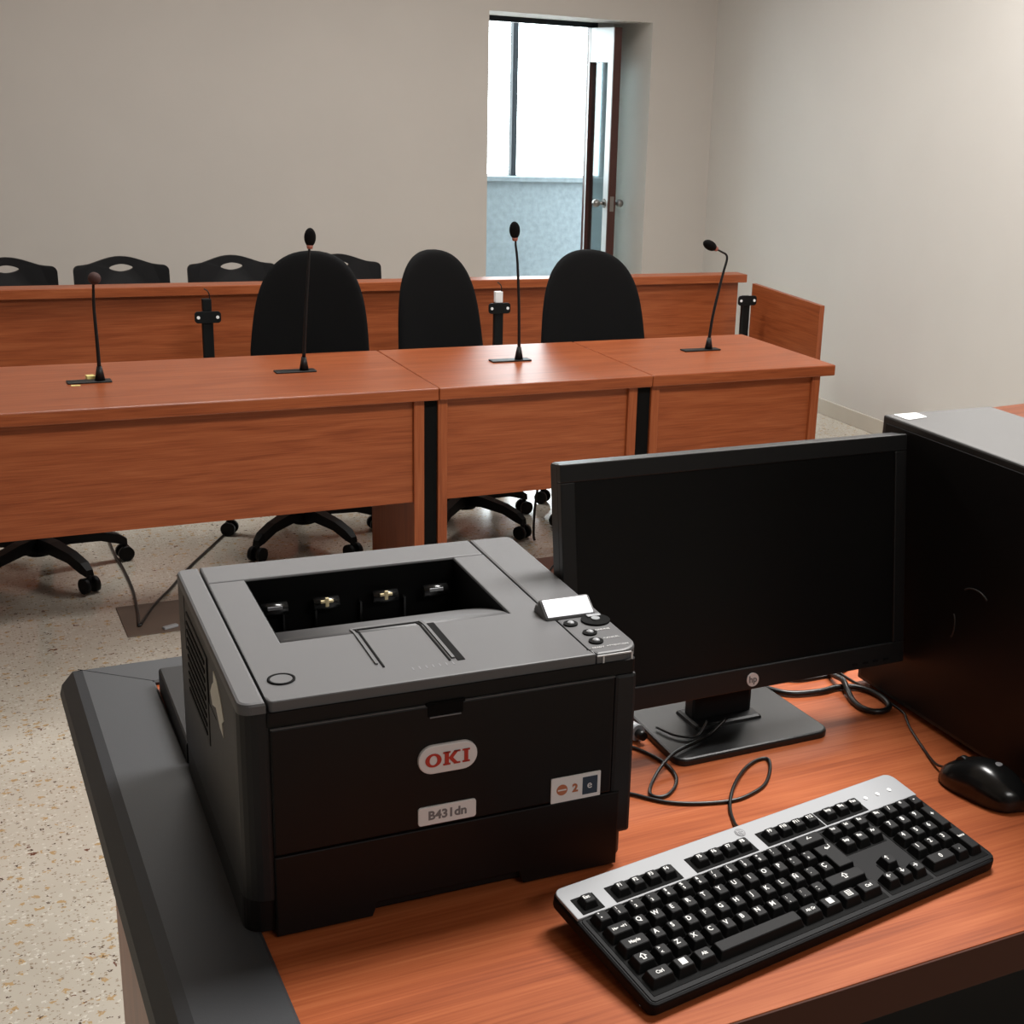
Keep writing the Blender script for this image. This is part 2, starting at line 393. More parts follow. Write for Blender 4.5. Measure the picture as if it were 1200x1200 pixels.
# top pieces (grey), separated by dark seams
z0, z1 = H - .0105, H
MB().prism(rpoly([(0, 0), (.0235, 0), (.0235, DP), (0, DP)], [.0225, 0, 0, .010], 8), z0, z1, 'pr_top', .003).build('side_trim', PR)
MB().prism(rpoly([(.025, .313), (.3335, .313), (.3335, DP), (.025, DP)], 0), z0, z1, 'pr_top', .002).build('rear_cover', PR)
tc = MB().prism(rpoly([(.0265, 0), (.337, 0), (.3335, .012), (.3335, .3115), (.297, .3115), (.297, .128), (.063, .128), (.063, .3115), (.025, .3115), (.025, .012)], [.004, .0, .012, 0, 0, 0, 0, 0, 0, .012]), z0, z1, 'pr_top', .0015)
top = tc.build('top_cover', PR)
# output tray ramp
rg = []
for i in range(13):
    s_ = i / 12; v = .1285 + s_ * .1735; z = H - .0006 - .0615 * (s_ ** 1.25)
    rg.append([(.0639, v, z), (.2956, v, z), (.2956, v, z - .004), (.0639, v, z - .004)])
rmp = MB().loft(rg, 'pr_top', True, True)
ramp = rmp.build('output_tray', PR)
pit = MB().box((.0605, .3105, H - .070), (.2995, .3132, H - .011), 'pit')
pit.box((.0600, .126, H - .070), (.0628, .3105, H - .003), 'pit'); pit.box((.2972, .126, H - .070), (.3000, .3105, H - .003), 'pit')
pit.box((.2957, .126, H - .012), (.2973, .3112, H - .0012), 'pit'); pit.box((.0625, .126, H - .012), (.0638, .3112, H - .0012), 'pit'); pit.box((.064, .3085, H - .024), (.296, .3105, H - .0012), 'pit')  # thin black liners stand in for shade on the opening's upper sides
for u in (.10, .135, .185, .235): pit.box((u, .298, H - .064), (u + .002, .3105, H - .036), 'blackgl')
pit.build('tray_wall', PR)
for i, u in enumerate((.090, .146, .212, .270)):
    r = MB(); r.cyl((u - .014, .295, H - .031), (u + .014, .295, H - .031), .007, 'blackgl')
    if i in (1, 2):
        r.box((u - .007, .2875, H - .0285), (u + .007, .291, H - .0255), 'gold', .0008); r.box((u - .002, .287, H - .033), (u + .002, .290, H - .0225), 'gold', .0008)
    else: r.box((u - .008, .288, H - .030), (u + .008, .2895, H - .026), 'silver' if i == 3 else 'greytxt', .0006)
    r.build('exit_roller', PR)
# paper support flap: grooves on the cover and a raised bar
def rampz(v):
    if v < .1285: return H
    s_ = (v - .1285) / .1735; return H - .0006 - .0615 * (s_ ** 1.25)
fl = MB()
def strip(u0, v0, u1, v1, wd, m, h=.0009):
    n = 8; A = []
    dx, dy = (u1 - u0), (v1 - v0); L = math.hypot(dx, dy); nx, ny = -dy / L * wd / 2, dx / L * wd / 2
    for i in range(n + 1):
        k = i / n; u, v = u0 + dx * k, v0 + dy * k; z = rampz(v)
        A.append([(u - nx, v - ny, z - .0004), (u + nx, v + ny, z - .0004), (u + nx, v + ny, z + h), (u - nx, v - ny, z + h)])
    fl.loft(A, m, True, False)
strip(.139, .038, .139, .140, .0018, 'pit'); strip(.201, .032, .201, .140, .0018, 'pit'); strip(.139, .140, .201, .140, .0022, 'pit')
strip(.1345, .046, .1345, .143, .0022, 'pr_top', .0016); strip(.1345, .1435, .2055, .1435, .003, 'pr_top', .0016); strip(.2055, .036, .2055, .143, .003, 'pr_top', .0016)
strip(.2115, .030, .2115, .128, .0075, 'pit', .0006)
for i in range(7): strip(.163 + i * .0065, .0225, .163 + i * .0065, .029, .0012, 'greytxt', .0002)
fl.build('paper_flap', PR)
rb = MB()
rg = [(.0125, .0), (.0125, .0012), (.0100, .0012), (.0100, 0)]
A = []
for i in range(33):
    a = 2 * PI * i / 32; A.append([(.046 + r * math.cos(a), .043 + r * math.sin(a), H - .0002 + z) for r, z in rg])
rb.loft(A, 'pit', False, True)
rb.cyl((.046, .043, H - .0005), (.046, .043, H + .0007), .0099, 'pr_top', seg=32)
rb.build('open_button', PR)
# control panel strip
cp = MB().prism(rpoly([(.3355, .010), (.339, 0), (W, 0), (W, DP), (.3355, DP)], [.012, 0, .0225, .010, 0], 8), z0, z1, 'pr_top', .003)
ctl = cp.build('control_panel', PR)
tl = Matrix.Translation((.3515, .106, H + .006)) @ Matrix.Rotation(math.radians(32), 4, 'X')
ld = MB().box((-.0285, -.0145, -.010), (.0285, .0145, .004), 'pr_top', .004, mat=tl)
ld.box((-.0285, -.004, -.016), (.0285, .0160, -.006), 'pr_top', .002, mat=tl)
lcd = ld.build('display_housing', ctl)
MB().box((-.0255, -.0115, .0038), (.0245, .0105, .0048), 'lcd', mat=tl).build('display', lcd)
bt = MB().cyl((.372, .079, H), (.372, .079, H + .0020), .0150, 'pit', seg=28); bt.cyl((.372, .079, H + .002), (.372, .079, H + .0035), .0045, 'silver', seg=20); bt.box((.366, .085, H + .002), (.381, .091, H + .0034), 'silver', .001)
bt.build('navigation_button', ctl)
for u, v in ((.344, .078), (.353, .050), (.350, .028)):
    b_ = MB().cyl((u, v, H), (u, v, H + .0016), .0074, 'pit', seg=20); b_.ball((u, v, H + .0016), (.0038, .0038, .0022), 'silver'); b_.build('button', ctl)
tx = MB()
for s_, u, v, z in (('ONLINE', .369, .055, .0045), ('CANCEL', .369, .033, .0045), ('READY  ATTENTION', .359, .0135, .0042)):
    tx.text(s_, z, 'white', Matrix.Translation((u, v, H + .0003)))
tx.box((.339, -.0008, H - .0035), (.377, .0003, H - .0022), 'white'); tx.box((.345, -.0008, H - .0105), (.3465, .0003, H - .0035), 'white'); tx.box((.3755, -.0008, H - .0105), (.377, .0003, H - .0022), 'white')
tx.build('panel_print', ctl)
# front
MB().prism(rpoly([(.024, -.0015), (W - .006, -.0015), (W - .006, .010), (.024, .010)], [.002, .006, 0, 0]), H - .0245, H - .0108, 'pr_body').build('front_band', PR)
fp = MB(); g = .172
fp.box((.026, -.003, .087), (.358, .010, H - .0262), 'pr_body', .0016)
fp.box((.167, -.0032, H - .0265), (.204, .004, H - .0235), 'pit')
fp.box((.170, -.0042, H - .0385), (.200, -.0025, H - .0375), 'greytxt'); fp.box((.168, -.0036, H - .0370), (.202, -.0025, H - .0250), 'pit')
fcov = fp.build('front_cover', PR)
gl = MB(); gl.box((.026, -.0036, H - .0262), (.166, -.001, H - .0254), 'pr_top'); gl.box((.204, -.0036, H - .0262), (.358, -.001, H - .0254), 'pr_top')  # lighter strips stand in for the highlight along the cover's top edge
gl.build('edge_highlight', fcov)
MB().box((.359, -.001, .036), (W - .004, .014, H - .0255), 'pr_side', .004).build('corner_post', PR)
ca = MB()
ca.prism([(.026, .0851), (.026, .003), (.115, .003), (.120, .017), (.262, .017), (.267, .003), (.368, .003), (.368, .0851)], 0, .013, 'pr_body', .0012, mat=Matrix.Translation((0, .0105, 0)) @ FR)
ca.box((.112, .010, .003), (.272, .012, .020), 'pit')
ca.build('paper_cassette', PR)
def pill(mb, cx, cz, w_, h_, r, y0, y1, m, bev=0.0):
    mb.prism(rpoly([(-w_ / 2, -h_ / 2), (w_ / 2, -h_ / 2), (w_ / 2, h_ / 2), (-w_ / 2, h_ / 2)], r, 8), -y1, -y0, m, bev, mat=face(cx, 0, cz))
bg = MB(); pill(bg, .187, .158, .0575, .029, .0142, -.0065, -.0028, 'badge', .0012)
# letters with slab serifs: O, K, I
def fb(a, b): bg.box((a[0], -.0073, a[1]), (b[0], -.0062, b[1]), 'red')
cz = .158; oh = .0068
pts = []
for i in range(25):
    a = 2 * PI * i / 24
    pts.append([(.1725 + (.0078) * math.cos(a), -.0073, cz + oh * math.sin(a)), (.1725 + .0078 * math.cos(a), -.0062, cz + oh * math.sin(a)), (.1725 + .0038 * math.cos(a), -.0062, cz + (oh - .0018) * math.sin(a)), (.1725 + .0038 * math.cos(a), -.0073, cz + (oh - .0018) * math.sin(a))])
bg.loft(pts, 'red', False, False)
fb((.1835, cz - oh), (.1873, cz + oh)); fb((.1820, cz - oh), (.1888, cz - oh + .0016)); fb((.1820, cz + oh - .0016), (.1888, cz + oh))
for sg in (1, -1):
    bg.prism([(0, 0), (.0042, 0), (.0098, oh * sg), (.0056, oh * sg)] if sg > 0 else [(.0056, -oh), (.0098, -oh), (.0042, 0), (0, 0)], .0062, .0073, 'red', mat=face(.1872, 0, cz))
fb((.1925, cz + oh - .0015), (.1985, cz + oh)); fb((.1925, cz - oh), (.1985, cz - oh + .0015))
fb((.2025, cz - oh), (.2062, cz + oh)); fb((.2008, cz - oh), (.2079, cz - oh + .0016)); fb((.2008, cz + oh - .0016), (.2079, cz + oh))
bg.build('logo_badge', PR)['label'] = 'silver badge with red letters'
bp = MB(); pill(bp, .187, .0995, .0570, .0190, .003, -.0050, -.0028, 'sticker', .0006)
bp.text('B431dn', .0125, 'greytxt', face(.187, -.0051, .0995), .0003, .0004); bp.build('number_plate', PR)
es = MB(); pill(es, .3195, .1000, .0530, .0270, .0008, -.0042, -.0028, 'sticker')
es.box((.3265, -.0046, .0905), (.3425, -.0041, .1095), 'navy'); es.text('e', .012, 'sticker', face(.334, -.0047, .1005), .0002)
es.cyl((.3045, -.0041, .1000), (.3045, -.0046, .1000), .0058, 'orange'); es.box((.300, -.0048, .0993), (.309, -.0046, .1007), 'sticker')
es.text('2', .012, 'orange', face(.3185, -.0046, .0995), .0003, .0004); es.build('energy_sticker', PR)
# left side: vent panel and torn label
vt = MB().box((-.0010, .168, .120), (.001, .300, .215), 'pr_body', .001)
for i in range(9): vt.box((-.0018, .178, .128 + i * .0095), (-.0008, .292, .1315 + i * .0095), 'pit')
vt.build('side_vent', PR)
MB().prism([(.076, .190), (.092, .206), (.108, .216), (.126, .219), (.128, .207), (.138, .200), (.150, .188), (.140, .178), (.120, .184), (.100, .172), (.082, .170), (.088, .182)], 0, .0008, 'scuff', mat=Matrix(((0, 0, -1, 0), (1, 0, 0, 0), (0, 1, 0, 0), (0, 0, 0, 1)))).build('torn_label', PR)

# ------------------------------------------------------------------ monitor
TI = math.radians(8.0)
MO = thing('monitor', 'black flat computer monitor switched off, behind the keyboard', 'monitor', (.8475, 1.32, D))
mt = Matrix.Translation((0, -.047, .071)) @ Matrix.Rotation(-TI, 4, 'X')
mw, mh = .4785, .296
pn = MB()
pn.box((-mw / 2, .006, 0), (mw / 2, .030, mh), 'bezel', .004, mat=mt)
for a, b in (((-mw / 2, 0, 0), (mw / 2, .010, .028)), ((-mw / 2, 0, mh - .0205), (mw / 2, .010, mh)), ((-mw / 2, 0, .0281), (-mw / 2 + .0175, .010, mh - .0206)), ((mw / 2 - .0175, 0, .0281), (mw / 2, .010, mh - .0206))):
    pn.box(a, b, 'bezel', .0012, mat=mt)
pn.box((-.16, .028, .05), (.16, .046, .25), 'bezel', .012, mat=mt)
pn.build('bezel', MO)
MB().box((-mw / 2 + .016, .0035, .026), (mw / 2 - .016, .0065, mh - .019), 'screen', mat=mt).build('screen', MO)
lg = MB().prism(rpoly([(math.cos(2 * PI * i / 32) * .0085, math.sin(2 * PI * i / 32) * .0085) for i in range(32)], 0), 0, .0012, 'badge', mat=mt @ Matrix.Translation((.008, -.0004, .0125)) @ FR)
lg.text('hp', .0115, 'greytxt', mt @ Matrix.Translation((.008, -.0018, .0128)) @ FR @ Matrix.Shear('XY', 4, (0.25, 0)) if False else mt @ Matrix.Translation((.008, -.0018, .0128)) @ FR, .0002, .0003)
lg.build('logo_badge', MO)
pb = MB()
for i in range(4): pb.box((.158 + i * .016, -.0008, .006), (.166 + i * .016, .001, .009), 'black', mat=mt)
pb.build('button_row', MO)
nk = MB().box((-.040, .006, .009), (.045, .034, .20), 'black', .006); nk.box((-.046, -.012, .0), (.051, .045, .014), 'black', .005)
nk.build('stand_neck', MO)
bs = MB().prism(rpoly([(-.106, -.073), (.114, -.073), (.108, .080), (-.100, .080)], .016, 8), 0, .009, 'bezel', .003)
bs.build('stand_base', MO)

# ------------------------------------------------------------------ computer tower
TW = thing('computer_tower', 'tall black computer tower with white sticker, right edge of near desk', 'computer', (1.0930, .935, D))
tb = MB().box((0, .004, .006), (.1795, .4380, .3754), 'tower', .0025)
tb.box((.01, .02, 0), (.17, .06, .007), 'black'); tb.box((.01, .38, 0), (.17, .42, .007), 'black')
tb.build('case', TW)
MB().box((-.0012, .012, .012), (.0012, .430, .366), 'black', .0006).build('side_panel', TW)
MB().box((.002, -.018, .008), (.1775, .006, .373), 'black', .005).build('front_bezel', TW)
st = MB().prism(rpoly([(.012, .402), (.048, .408), (.050, .434), (.012, .434)], .004), .3752, .3760, 'tag'); st.build('asset_sticker', TW)
lt = MB()
A = []
for i in range(9):
    a = PI * (.15 + .7 * i / 8); A.append((-.0022, .226 + .022 * math.cos(a), .196 + .012 * math.sin(a)))
lt.tube(A, .0011, 'tower', 6, 2); lt.build('panel_latch', TW); lt = MB()
A = [(-.0022, .262 + .006 * math.cos(a), .150 + .016 * math.sin(a)) for a in [PI * (.6 + .8 * i / 8) for i in range(9)]]
lt.tube(A, .0011, 'tower', 6, 2)
lt.build('panel_latch', TW)

# ------------------------------------------------------------------ keyboard
KB = thing('keyboard', 'black and silver computer keyboard lying on the near desk', 'keyboard', (.4975, .8575, D), .1446); KB.scale = (.974, 1.08, 1)
KW, KD, KT = .463, .154, math.radians(8.6)
km = Matrix.Translation((0, 0, .0005)) @ Matrix.Rotation(KT, 4, 'X')
hb = .0135
kb = MB().prism(rpoly([(0, 0), (KW, 0), (KW, KD), (0, KD)], [.008, .014, .012, .010]), 0, hb, 'kbdeck', .0028, mat=km, bevbot=True)
kb.prism(rpoly([(.004, .0035), (KW - .004, .0035), (KW - .004, .111), (.004, .111)], .004), hb - .001, hb + .0008, 'kbdeck', .0006, mat=km)
kb.build('keyboard_body', KB)
sv = MB().prism(rpoly([(.0015, .1115), (KW - .0015, .1115), (KW - .0015, KD - .001), (.0015, KD - .001)], [.001, .001, .010, .009]), hb - .002, hb + .0022, 'silver', .0009, mat=km)
sv.build('silver_bezel', KB)
wl = MB()
def well(a, b, z=.0026): wl.box((a[0], a[1], hb + .0006), (b[0], b[1], hb + z), 'pit', mat=km)
FY = .1245
for x0_, n in ((.0125, 1), (.0515, 4), (.150, 4), (.2445, 4), (.333 - .0, 0)):
    if n: well((x0_ - .0030, FY - .0105), (x0_ + n * .0188 + .0030, FY + .0105), .0028)
well((.3250, FY - .0105), (.3275 + 3 * .0190 + .003, FY + .0105), .0028)
for a, b in (((.0085, .0085), (.3035, .1085)), ((.3085, .0705), (.3700 - .0010, .1085)), ((.3085, .0085), (.3690, .0285)), ((.3275, .0275), (.3500, .0475)), ((.3735, .0085), (.4545, .1085))): well(a, b, .0012)
wl.build('key_well', KB)
for sx in (.02, KW - .05):
    MB().box((sx, KD - .022, .0), (sx + .03, KD - .012, .012), 'black').build('flip_foot', KB)
kl = MB().prism([(math.cos(2 * PI * i / 24) * .0058, math.sin(2 * PI * i / 24) * .0058) for i in range(24)], hb + .0020, hb + .0027, 'greytxt', mat=km @ Matrix.Translation((.229, .1435, 0)))
kl.text('hp', .0085, 'silver', km @ Matrix.Translation((.229, .1437, hb + .0029)), .0002, .0002); kl.build('logo_badge', KB)
for i in range(3):
    MB().cyl(km @ Vector((.4000 + i * .0185, .1300, hb + .002)), km @ Vector((.4000 + i * .0185, .1300, hb + .0030)), .0024, 'sticker').build('indicator_light', KB)
PIT = .0188
def keycap(name, cx, cy, w_, d_, leg='', lsize=.0068, small=False, both=None, h=.0085, lm='legend'):
    mb = MB(); zb = hb + .0012; a, b = w_ / 2 - .0007, d_ / 2 - .0006; ta, tb_ = a - .0027, b - .0026; zt = zb + h
    R = []
    for (aa, bb_, z, oy) in ((a, b, zb, 0), (ta, tb_, zt - .0006, .0006), (ta - .0008, tb_ - .0008, zt, .0006)):
        R.append([km @ Vector((cx + px_, cy + py_ + oy, z)) for px_, py_ in rpoly([(-aa, -bb_), (aa, -bb_), (aa, bb_), (-aa, bb_)], .0016, 2)])
    mb.loft(R, 'keycap', True, False)
    def T(s_, dx, dy, sz, m=lm): mb.text(s_, sz, m, km @ Matrix.Translation((cx + dx, cy + dy + .0006, zt + .0001)), .0001, .00012)
    if leg:
        if both: T(leg, -ta * .42, tb_ * .40, .0046); T(both, -ta * .42, -tb_ * .45, .0046)
        elif w_ > .022: T(leg, 0, 0, lsize)
        else: T(leg, -ta * .25, tb_ * .2, lsize)
    return mb.build(name, KB)
x = .0125 + PIT / 2
keycap('function_key', x, FY, .0185, .0172, 'Esc', .0052)
n = 1
for x0_ in (.0515, .150, .2445):
    for i in range(4):
        keycap('function_key', x0_ + PIT * (i + .5), FY, .0185, .0172, 'F%d' % n, .0055); n += 1
for i, s_ in enumerate(('Imp', 'Blq', 'Pau')): keycap('function_key', .3275 + .019 * (i + .5), FY, .0185, .0172, s_, .0052)
RY = [.0995, .0805, .0615, .0425, .0225]; X0 = .0105; U = .01945
def row(y, items, name='key'):
    x = X0
    for it in items:
        w_ = it[0] * U
        if len(it) > 1:
            nm = it[3] if len(it) > 3 else name
            keycap(nm, x + w_ / 2, y, w_ - .0006, .0186, it[1], it[4] if len(it) > 4 else (.0072 if len(it[1]) == 1 else .0045), both=it[2] if len(it) > 2 else None)
        x += w_
row(RY[0], [(1, 'ª', 'º')] + [(1, a, b) for a, b in zip('!"·$%&/()=', '1234567890')] + [(1, '?', "'"), (1, '¿', '¡'), (2, '←', None, 'key', .009)])
row(RY[1], [(1.5, '⇤ ⇥', None, 'key', .007)] + [(1, c) for c in 'QWERTYUIOP'] + [(1, '^', '`'), (1, '*', '+')])
row(RY[2], [(1.75, 'Mayús', None, 'key', .0048)] + [(1, c) for c in 'ASDFGHJKLÑ'] + [(1, '¨', '´'), (1, 'Ç', None)])
row(RY[3], [(1.25, '⇧', None, 'key', .009), (1, '>', '<')] + [(1, c) for c in 'ZXCVBNM'] + [(1, ';', ','), (1, ':', '.'), (1, '_', '-'), (2.75, '⇧', None, 'key', .009)])
row(RY[4], [(1.5, 'Ctrl', None, 'key', .005), (1.25, '■', None, 'key', .009), (1.25, 'Alt', None, 'key', .005), (5.5, '', None, 'space_bar'), (1.35, 'Alt Gr', None, 'key', .0045), (1.35, '■', None, 'key', .009), (1.3, '▤', None, 'key', .009), (1.5, 'Ctrl', None, 'key', .005)])
# two-row enter key
ek = MB(); ex1 = X0 + 15 * U; zb = hb + .0012
R = []
for ins, z in ((.0006, zb), (.0026, zb + .0079), (.0034, zb + .0085)):
    pts = [(ex1 - 1.5 * U + ins, RY[1] + .0093 - ins), (ex1 - 1.5 * U + ins, RY[1] - .0093 + ins), (ex1 - 1.25 * U + ins, RY[1] - .0093 + ins), (ex1 - 1.25 * U + ins, RY[2] - .0093 + ins), (ex1 - ins, RY[2] - .0093 + ins), (ex1 - ins, RY[1] + .0093 - ins)]
    R.append([km @ Vector((p[0], p[1], z)) for p in pts])
ek.loft(R, 'keycap', True, False); ek.text('↵', .010, 'legend', km @ Matrix.Translation((ex1 - .012, RY[1] + .001, zb + .0087)), .0001)
ek.build('enter_key', KB)
NX = .3095
for r, names in ((0, ('Ins', 'Ini', 'Re')), (1, ('Sup', 'Fin', 'Av'))):
    for i, s_ in enumerate(names): keycap('navigation_key', NX + .0195 * (i + .5), RY[r], .0189, .0186, s_, .005)
for cx, r, s_ in ((1, 3, '↑'), (0, 4, '←'), (1, 4, '↓'), (2, 4, '→')): keycap('arrow_key', NX + .0195 * (cx + .5), RY[r] - (.0 if r == 4 else .0), .0189, .0186, s_, .0075)
PX = .3745
for i, s_ in enumerate(('Blq', '/', '*', '-')): keycap('number_pad_key', PX + .0196 * (i + .5), RY[0], .0190, .0186, s_, .0048 if len(s_) > 1 else .008)
for r, ss in ((1, '789'), (2, '456'), (3, '123')):
    for i, s_ in enumerate(ss): keycap('number_pad_key', PX + .0196 * (i + .5), RY[r], .0190, .0186, s_, .0075)
keycap('number_pad_key', PX + .0196, RY[4], .0386, .0186, '0', .0075); keycap('number_pad_key', PX + .0196 * 2.5, RY[4], .0190, .0186, '.', .0075)
keycap('number_pad_key', PX + .0196 * 3.5, (RY[1] + RY[2]) / 2, .0190, .0375, '+', .008); keycap('number_pad_key', PX + .0196 * 3.5, (RY[3] + RY[4]) / 2, .0190, .0385, 'Intro', .0045)

# ------------------------------------------------------------------ mouse
MS = thing('computer_mouse', 'black glossy computer mouse beside the tower on the near desk', 'mouse', (1.0405, 1.056, D), math.radians(14))
R = []
for i in range(15):
    s_ = i / 14; yy = -.056 + .114 * s_
    wd = .0315 * (max(0, 1 - abs(2 * s_ - 1) ** 3.2)) ** .5 * (1 - .12 * s_) + .0008
    hh = .0385 * (math.sin(PI * min(1, (s_ * .92 + .06))) ** .62) * (1 - .22 * max(0, s_ - .45)) + .001
    ring = []
    for k in range(20):
        a = 2 * PI * k / 20; cx_, sz_ = math.cos(a), math.sin(a)
        ring.append((wd * math.copysign(abs(cx_) ** .8, cx_), yy, .003 + (hh * sz_ ** .8 if sz_ > 0 else 0.0022 * sz_)))
    R.append(ring)
MB().loft(R, 'blackgl', True, True).build('mouse_body', MS)
wm = MB(); wm.cyl((-.004, .030, .0265), (.004, .030, .0265), .0085, 'black'); wm.build('scroll_wheel', MS)
ml = MB().ball((.006, -.012, .0405), (.006, .0048, .0012), 'greytxt'); ml.build('logo_dot', MS)

# ------------------------------------------------------------------ cables on the desk
def cable(name, label, pts, r, m='cable', group=None, sub=6):
    o = MB().tube(pts, r, m, 8, sub).build(name); return tag(o, label, 'cable', group)
r = .0021
cable('keyboard_cable', 'thin black cable looping from the back of the keyboard', [(.712, 1.052, D + .014), (.728, 1.085, D + .008), (.735, 1.108, D + .0024)] + [(a, b, D + z) for a, b, z in ((.749, 1.141, .0024), (.773, 1.173, .0062), (.808, 1.207, .004), (.836, 1.224, .0024), (.851, 1.222, .0024), (.839, 1.198, .0024), (.815, 1.171, .0024), (.79, 1.158, .0024), (.761, 1.152, .0024), (.722, 1.161, .0024), (.689, 1.178, .0024), (.665, 1.205, .0024), (.650, 1.225, .0024), (.63, 1.27, .0024))], r)
cable('printer_cable', 'black cable with a small loop beside the monitor base', [(.66, 1.37, D + .0024), (.69, 1.337, D + .0024), (.712, 1.315, D + .0024), (.724, 1.290, D + .0024), (.731, 1.259, D + .0026), (.728, 1.228, D + .0024), (.715, 1.206, D + .0024), (.697, 1.192, D + .0024), (.684, 1.193, D + .0024), (.681, 1.203, D + .0024), (.693, 1.222, D + .0024), (.712, 1.240, D + .0075), (.733, 1.254, D + .0125), (.755, 1.266, D + .0130), (.783, 1.276, D + .0130), (.806, 1.286, D + .0130), (.832, 1.291, D + .0280)], r)
cable('thin_cable', 'thin black cable curving over the left of the monitor base', [(.757, 1.330, D + .0125), (.766, 1.305, D + .0125), (.780, 1.292, D + .0125), (.795, 1.291, D + .0135), (.808, 1.295, D + .028)], .0016)
cable('power_cable', 'thick glossy black cable coiled between monitor base and tower', [(.92, 1.418, D + .0045), (.945, 1.41, D + .0045), (.975, 1.368, D + .0045), (1.019, 1.356, D + .0045), (1.05, 1.358, D + .0045), (1.075, 1.348, D + .0045), (1.086, 1.325, D + .0045), (1.086, 1.300, D + .0045), (1.079, 1.282, D + .0045), (1.066, 1.274, D + .0045), (1.050, 1.277, D + .0045), (1.042, 1.292, D + .0045), (1.044, 1.316, D + .0050), (1.052, 1.338, D + .0080), (1.058, 1.358, D + .0135), (1.062, 1.385, D + .009), (1.07, 1.42, D + .0045)], .0040)
cable('video_cable', 'thin black cable lying behind the coiled thick cable', [(.955, 1.432, D + .0025), (.990, 1.420, D + .0025), (1.01, 1.402, D + .0025), (1.04, 1.398, D + .0025), (1.09, 1.402, D + .0025), (1.15, 1.44, D + .0025)], .0022)
cable('mouse_cable', 'thin black cable running from the mouse up beside the tower', [(1.0270, 1.108, D + .011), (1.0310, 1.130, D + .0045), (1.047, 1.172, D + .0020), (1.067, 1.222, D + .0018), (1.080, 1.247, D + .0018), (1.0895, 1.270, D + .0018), (1.0895, 1.335, D + .0018), (1.085, 1.38, D + .0018), (1.085, 1.44, D + .0018)], .0016)
for i, (x_, y_, rz_, lab) in enumerate(((.7320, 1.392, 1.50, 'small silver plug nearest the printer beside the monitor base'), (.7265, 1.345, 1.75, 'silver cable connector lying against the left of the monitor base'))):
    p = thing('cable_plug', lab, 'plug', (x_, y_, D), rz_, 'silver plugs beside the monitor base')
    q = MB().cyl((-.018, 0, .011), (.012, 0, .011), .0105, 'silver', .009); q.box((.012, -.006, .005), (.026, .006, .017), 'chrome', .001); q.build('shell', p)
    MB().cyl((-.030, 0, .011), (-.018, 0, .011), .0055, 'cable').build('cable_end', p)

# ------------------------------------------------------------------ front row of tables
YN, YFAR, TZ = 4.0375, 4.6947, .75
def front_table(name, label, x0, x1, lo, ro, post_=0):
    t_ = thing(name, label, 'table', ((x0 + x1) / 2, (YN + YFAR) / 2, 0), 0, 'row of three cherry tables'); hx = (x1 - x0) / 2; hy = (YFAR - YN) / 2
    MB().box((-hx, -hy, TZ - .040), (hx, hy, TZ), 'wood', .004).build('tabletop', t_)
    a = -hx + lo; b = hx - ro
    MB().box((a, -hy + .020, 0), (a + .032, hy - .17, TZ - .0405), 'woodz', .002).build('side_panel', t_)
    MB().box((b - .034, -hy + .020, 0), (b, hy - .17, TZ - .0405), 'woodz', .002).build('side_panel', t_)
    MB().box((a + .0325, -hy + .034, .371), (b - .0345, -hy + .052, TZ - .0405), 'wood').build('modesty_panel', t_)
    if post_: MB().box((a - post_, -hy + .030, 0), (a - .001, -hy + .075, TZ - .041), 'pit').build('connecting_post', t_)
    return t_
front_table('wooden_table', 'long cherry wood table at the left, with two microphones', -.62, 1.4405, .03, .042)
front_table('wooden_table', 'middle cherry wood table, with a microphone, between long and right tables', 1.4425, 2.2085, .002, .046, .044)
front_table('wooden_table', 'right-hand cherry wood table, end of the row near the wall', 2.2105, 2.9716, .006, .050, .048)

# ------------------------------------------------------------------ microphones
def mic(label, x0, x1, yb, px_, pts, head, hdir, kind='foam'):
    t_ = thing('gooseneck_microphone', label, 'microphone', (px_, yb, TZ), 0, 'table microphones')
    MB().box((x0 - px_, -.022, 0), (x1 - px_, .022, .005), 'black', .0015).build('base_plate', t_)
    MB().cyl((0, 0, .005), (0, 0, .048), .0155, 'black', .0075).build('socket', t_)
    MB().tube(pts, .004, 'black', 8, 6, radii=(.0060, .0034)).build('gooseneck', t_)
    h = Vector(head); d = Vector(hdir).normalized(); q = d.to_track_quat('Z', 'Y').to_matrix().to_4x4()
    rg_ = MB().cyl(h - d * .036, h - d * .022, .0085, 'micred', .011); rg_.build('light_ring', t_)
    MB().ball(h, (.0185, .0185, .030), kind, q).build('windscreen', t_)
    return t_
mic('leftmost microphone, its small head pointing at the viewer, on the long table', .385, .512, 4.395, .480, [(0, 0, .045), (-.001, 0, .125), (-.003, 0, .225), (-.002, -.01, .285), (-.002, -.03, .315)], (-.002, -.055, .322), (0, -1, .15), 'micdark')
mic('upright microphone in front of the leftmost tall rounded chair, on the long table', 1.010, 1.141, 4.397, 1.105, [(0, 0, .045), (.010, 0, .19), (.020, 0, .31), (.026, 0, .385), (.028, 0, .40)], (.030, 0, .432), (.05, 0, 1))
mic('upright microphone in front of the doorway, on the middle table', 1.758, 1.904, 4.40, 1.864, [(0, 0, .045), (-.004, 0, .20), (-.012, 0, .34), (-.020, 0, .40), (-.021, 0, .415)], (-.025, 0, .452), (-.06, 0, 1))
mic('rightmost microphone with its neck bent to the left, on the right table', 2.537, 2.692, 4.417, 2.650, [(0, 0, .045), (.010, 0, .13), (.030, 0, .23), (.046, 0, .30), (.056, 0, .340), (.051, 0, .358), (.034, 0, .367), (.014, 0, .376)], (-.022, 0, .393), (-.9, 0, .42))
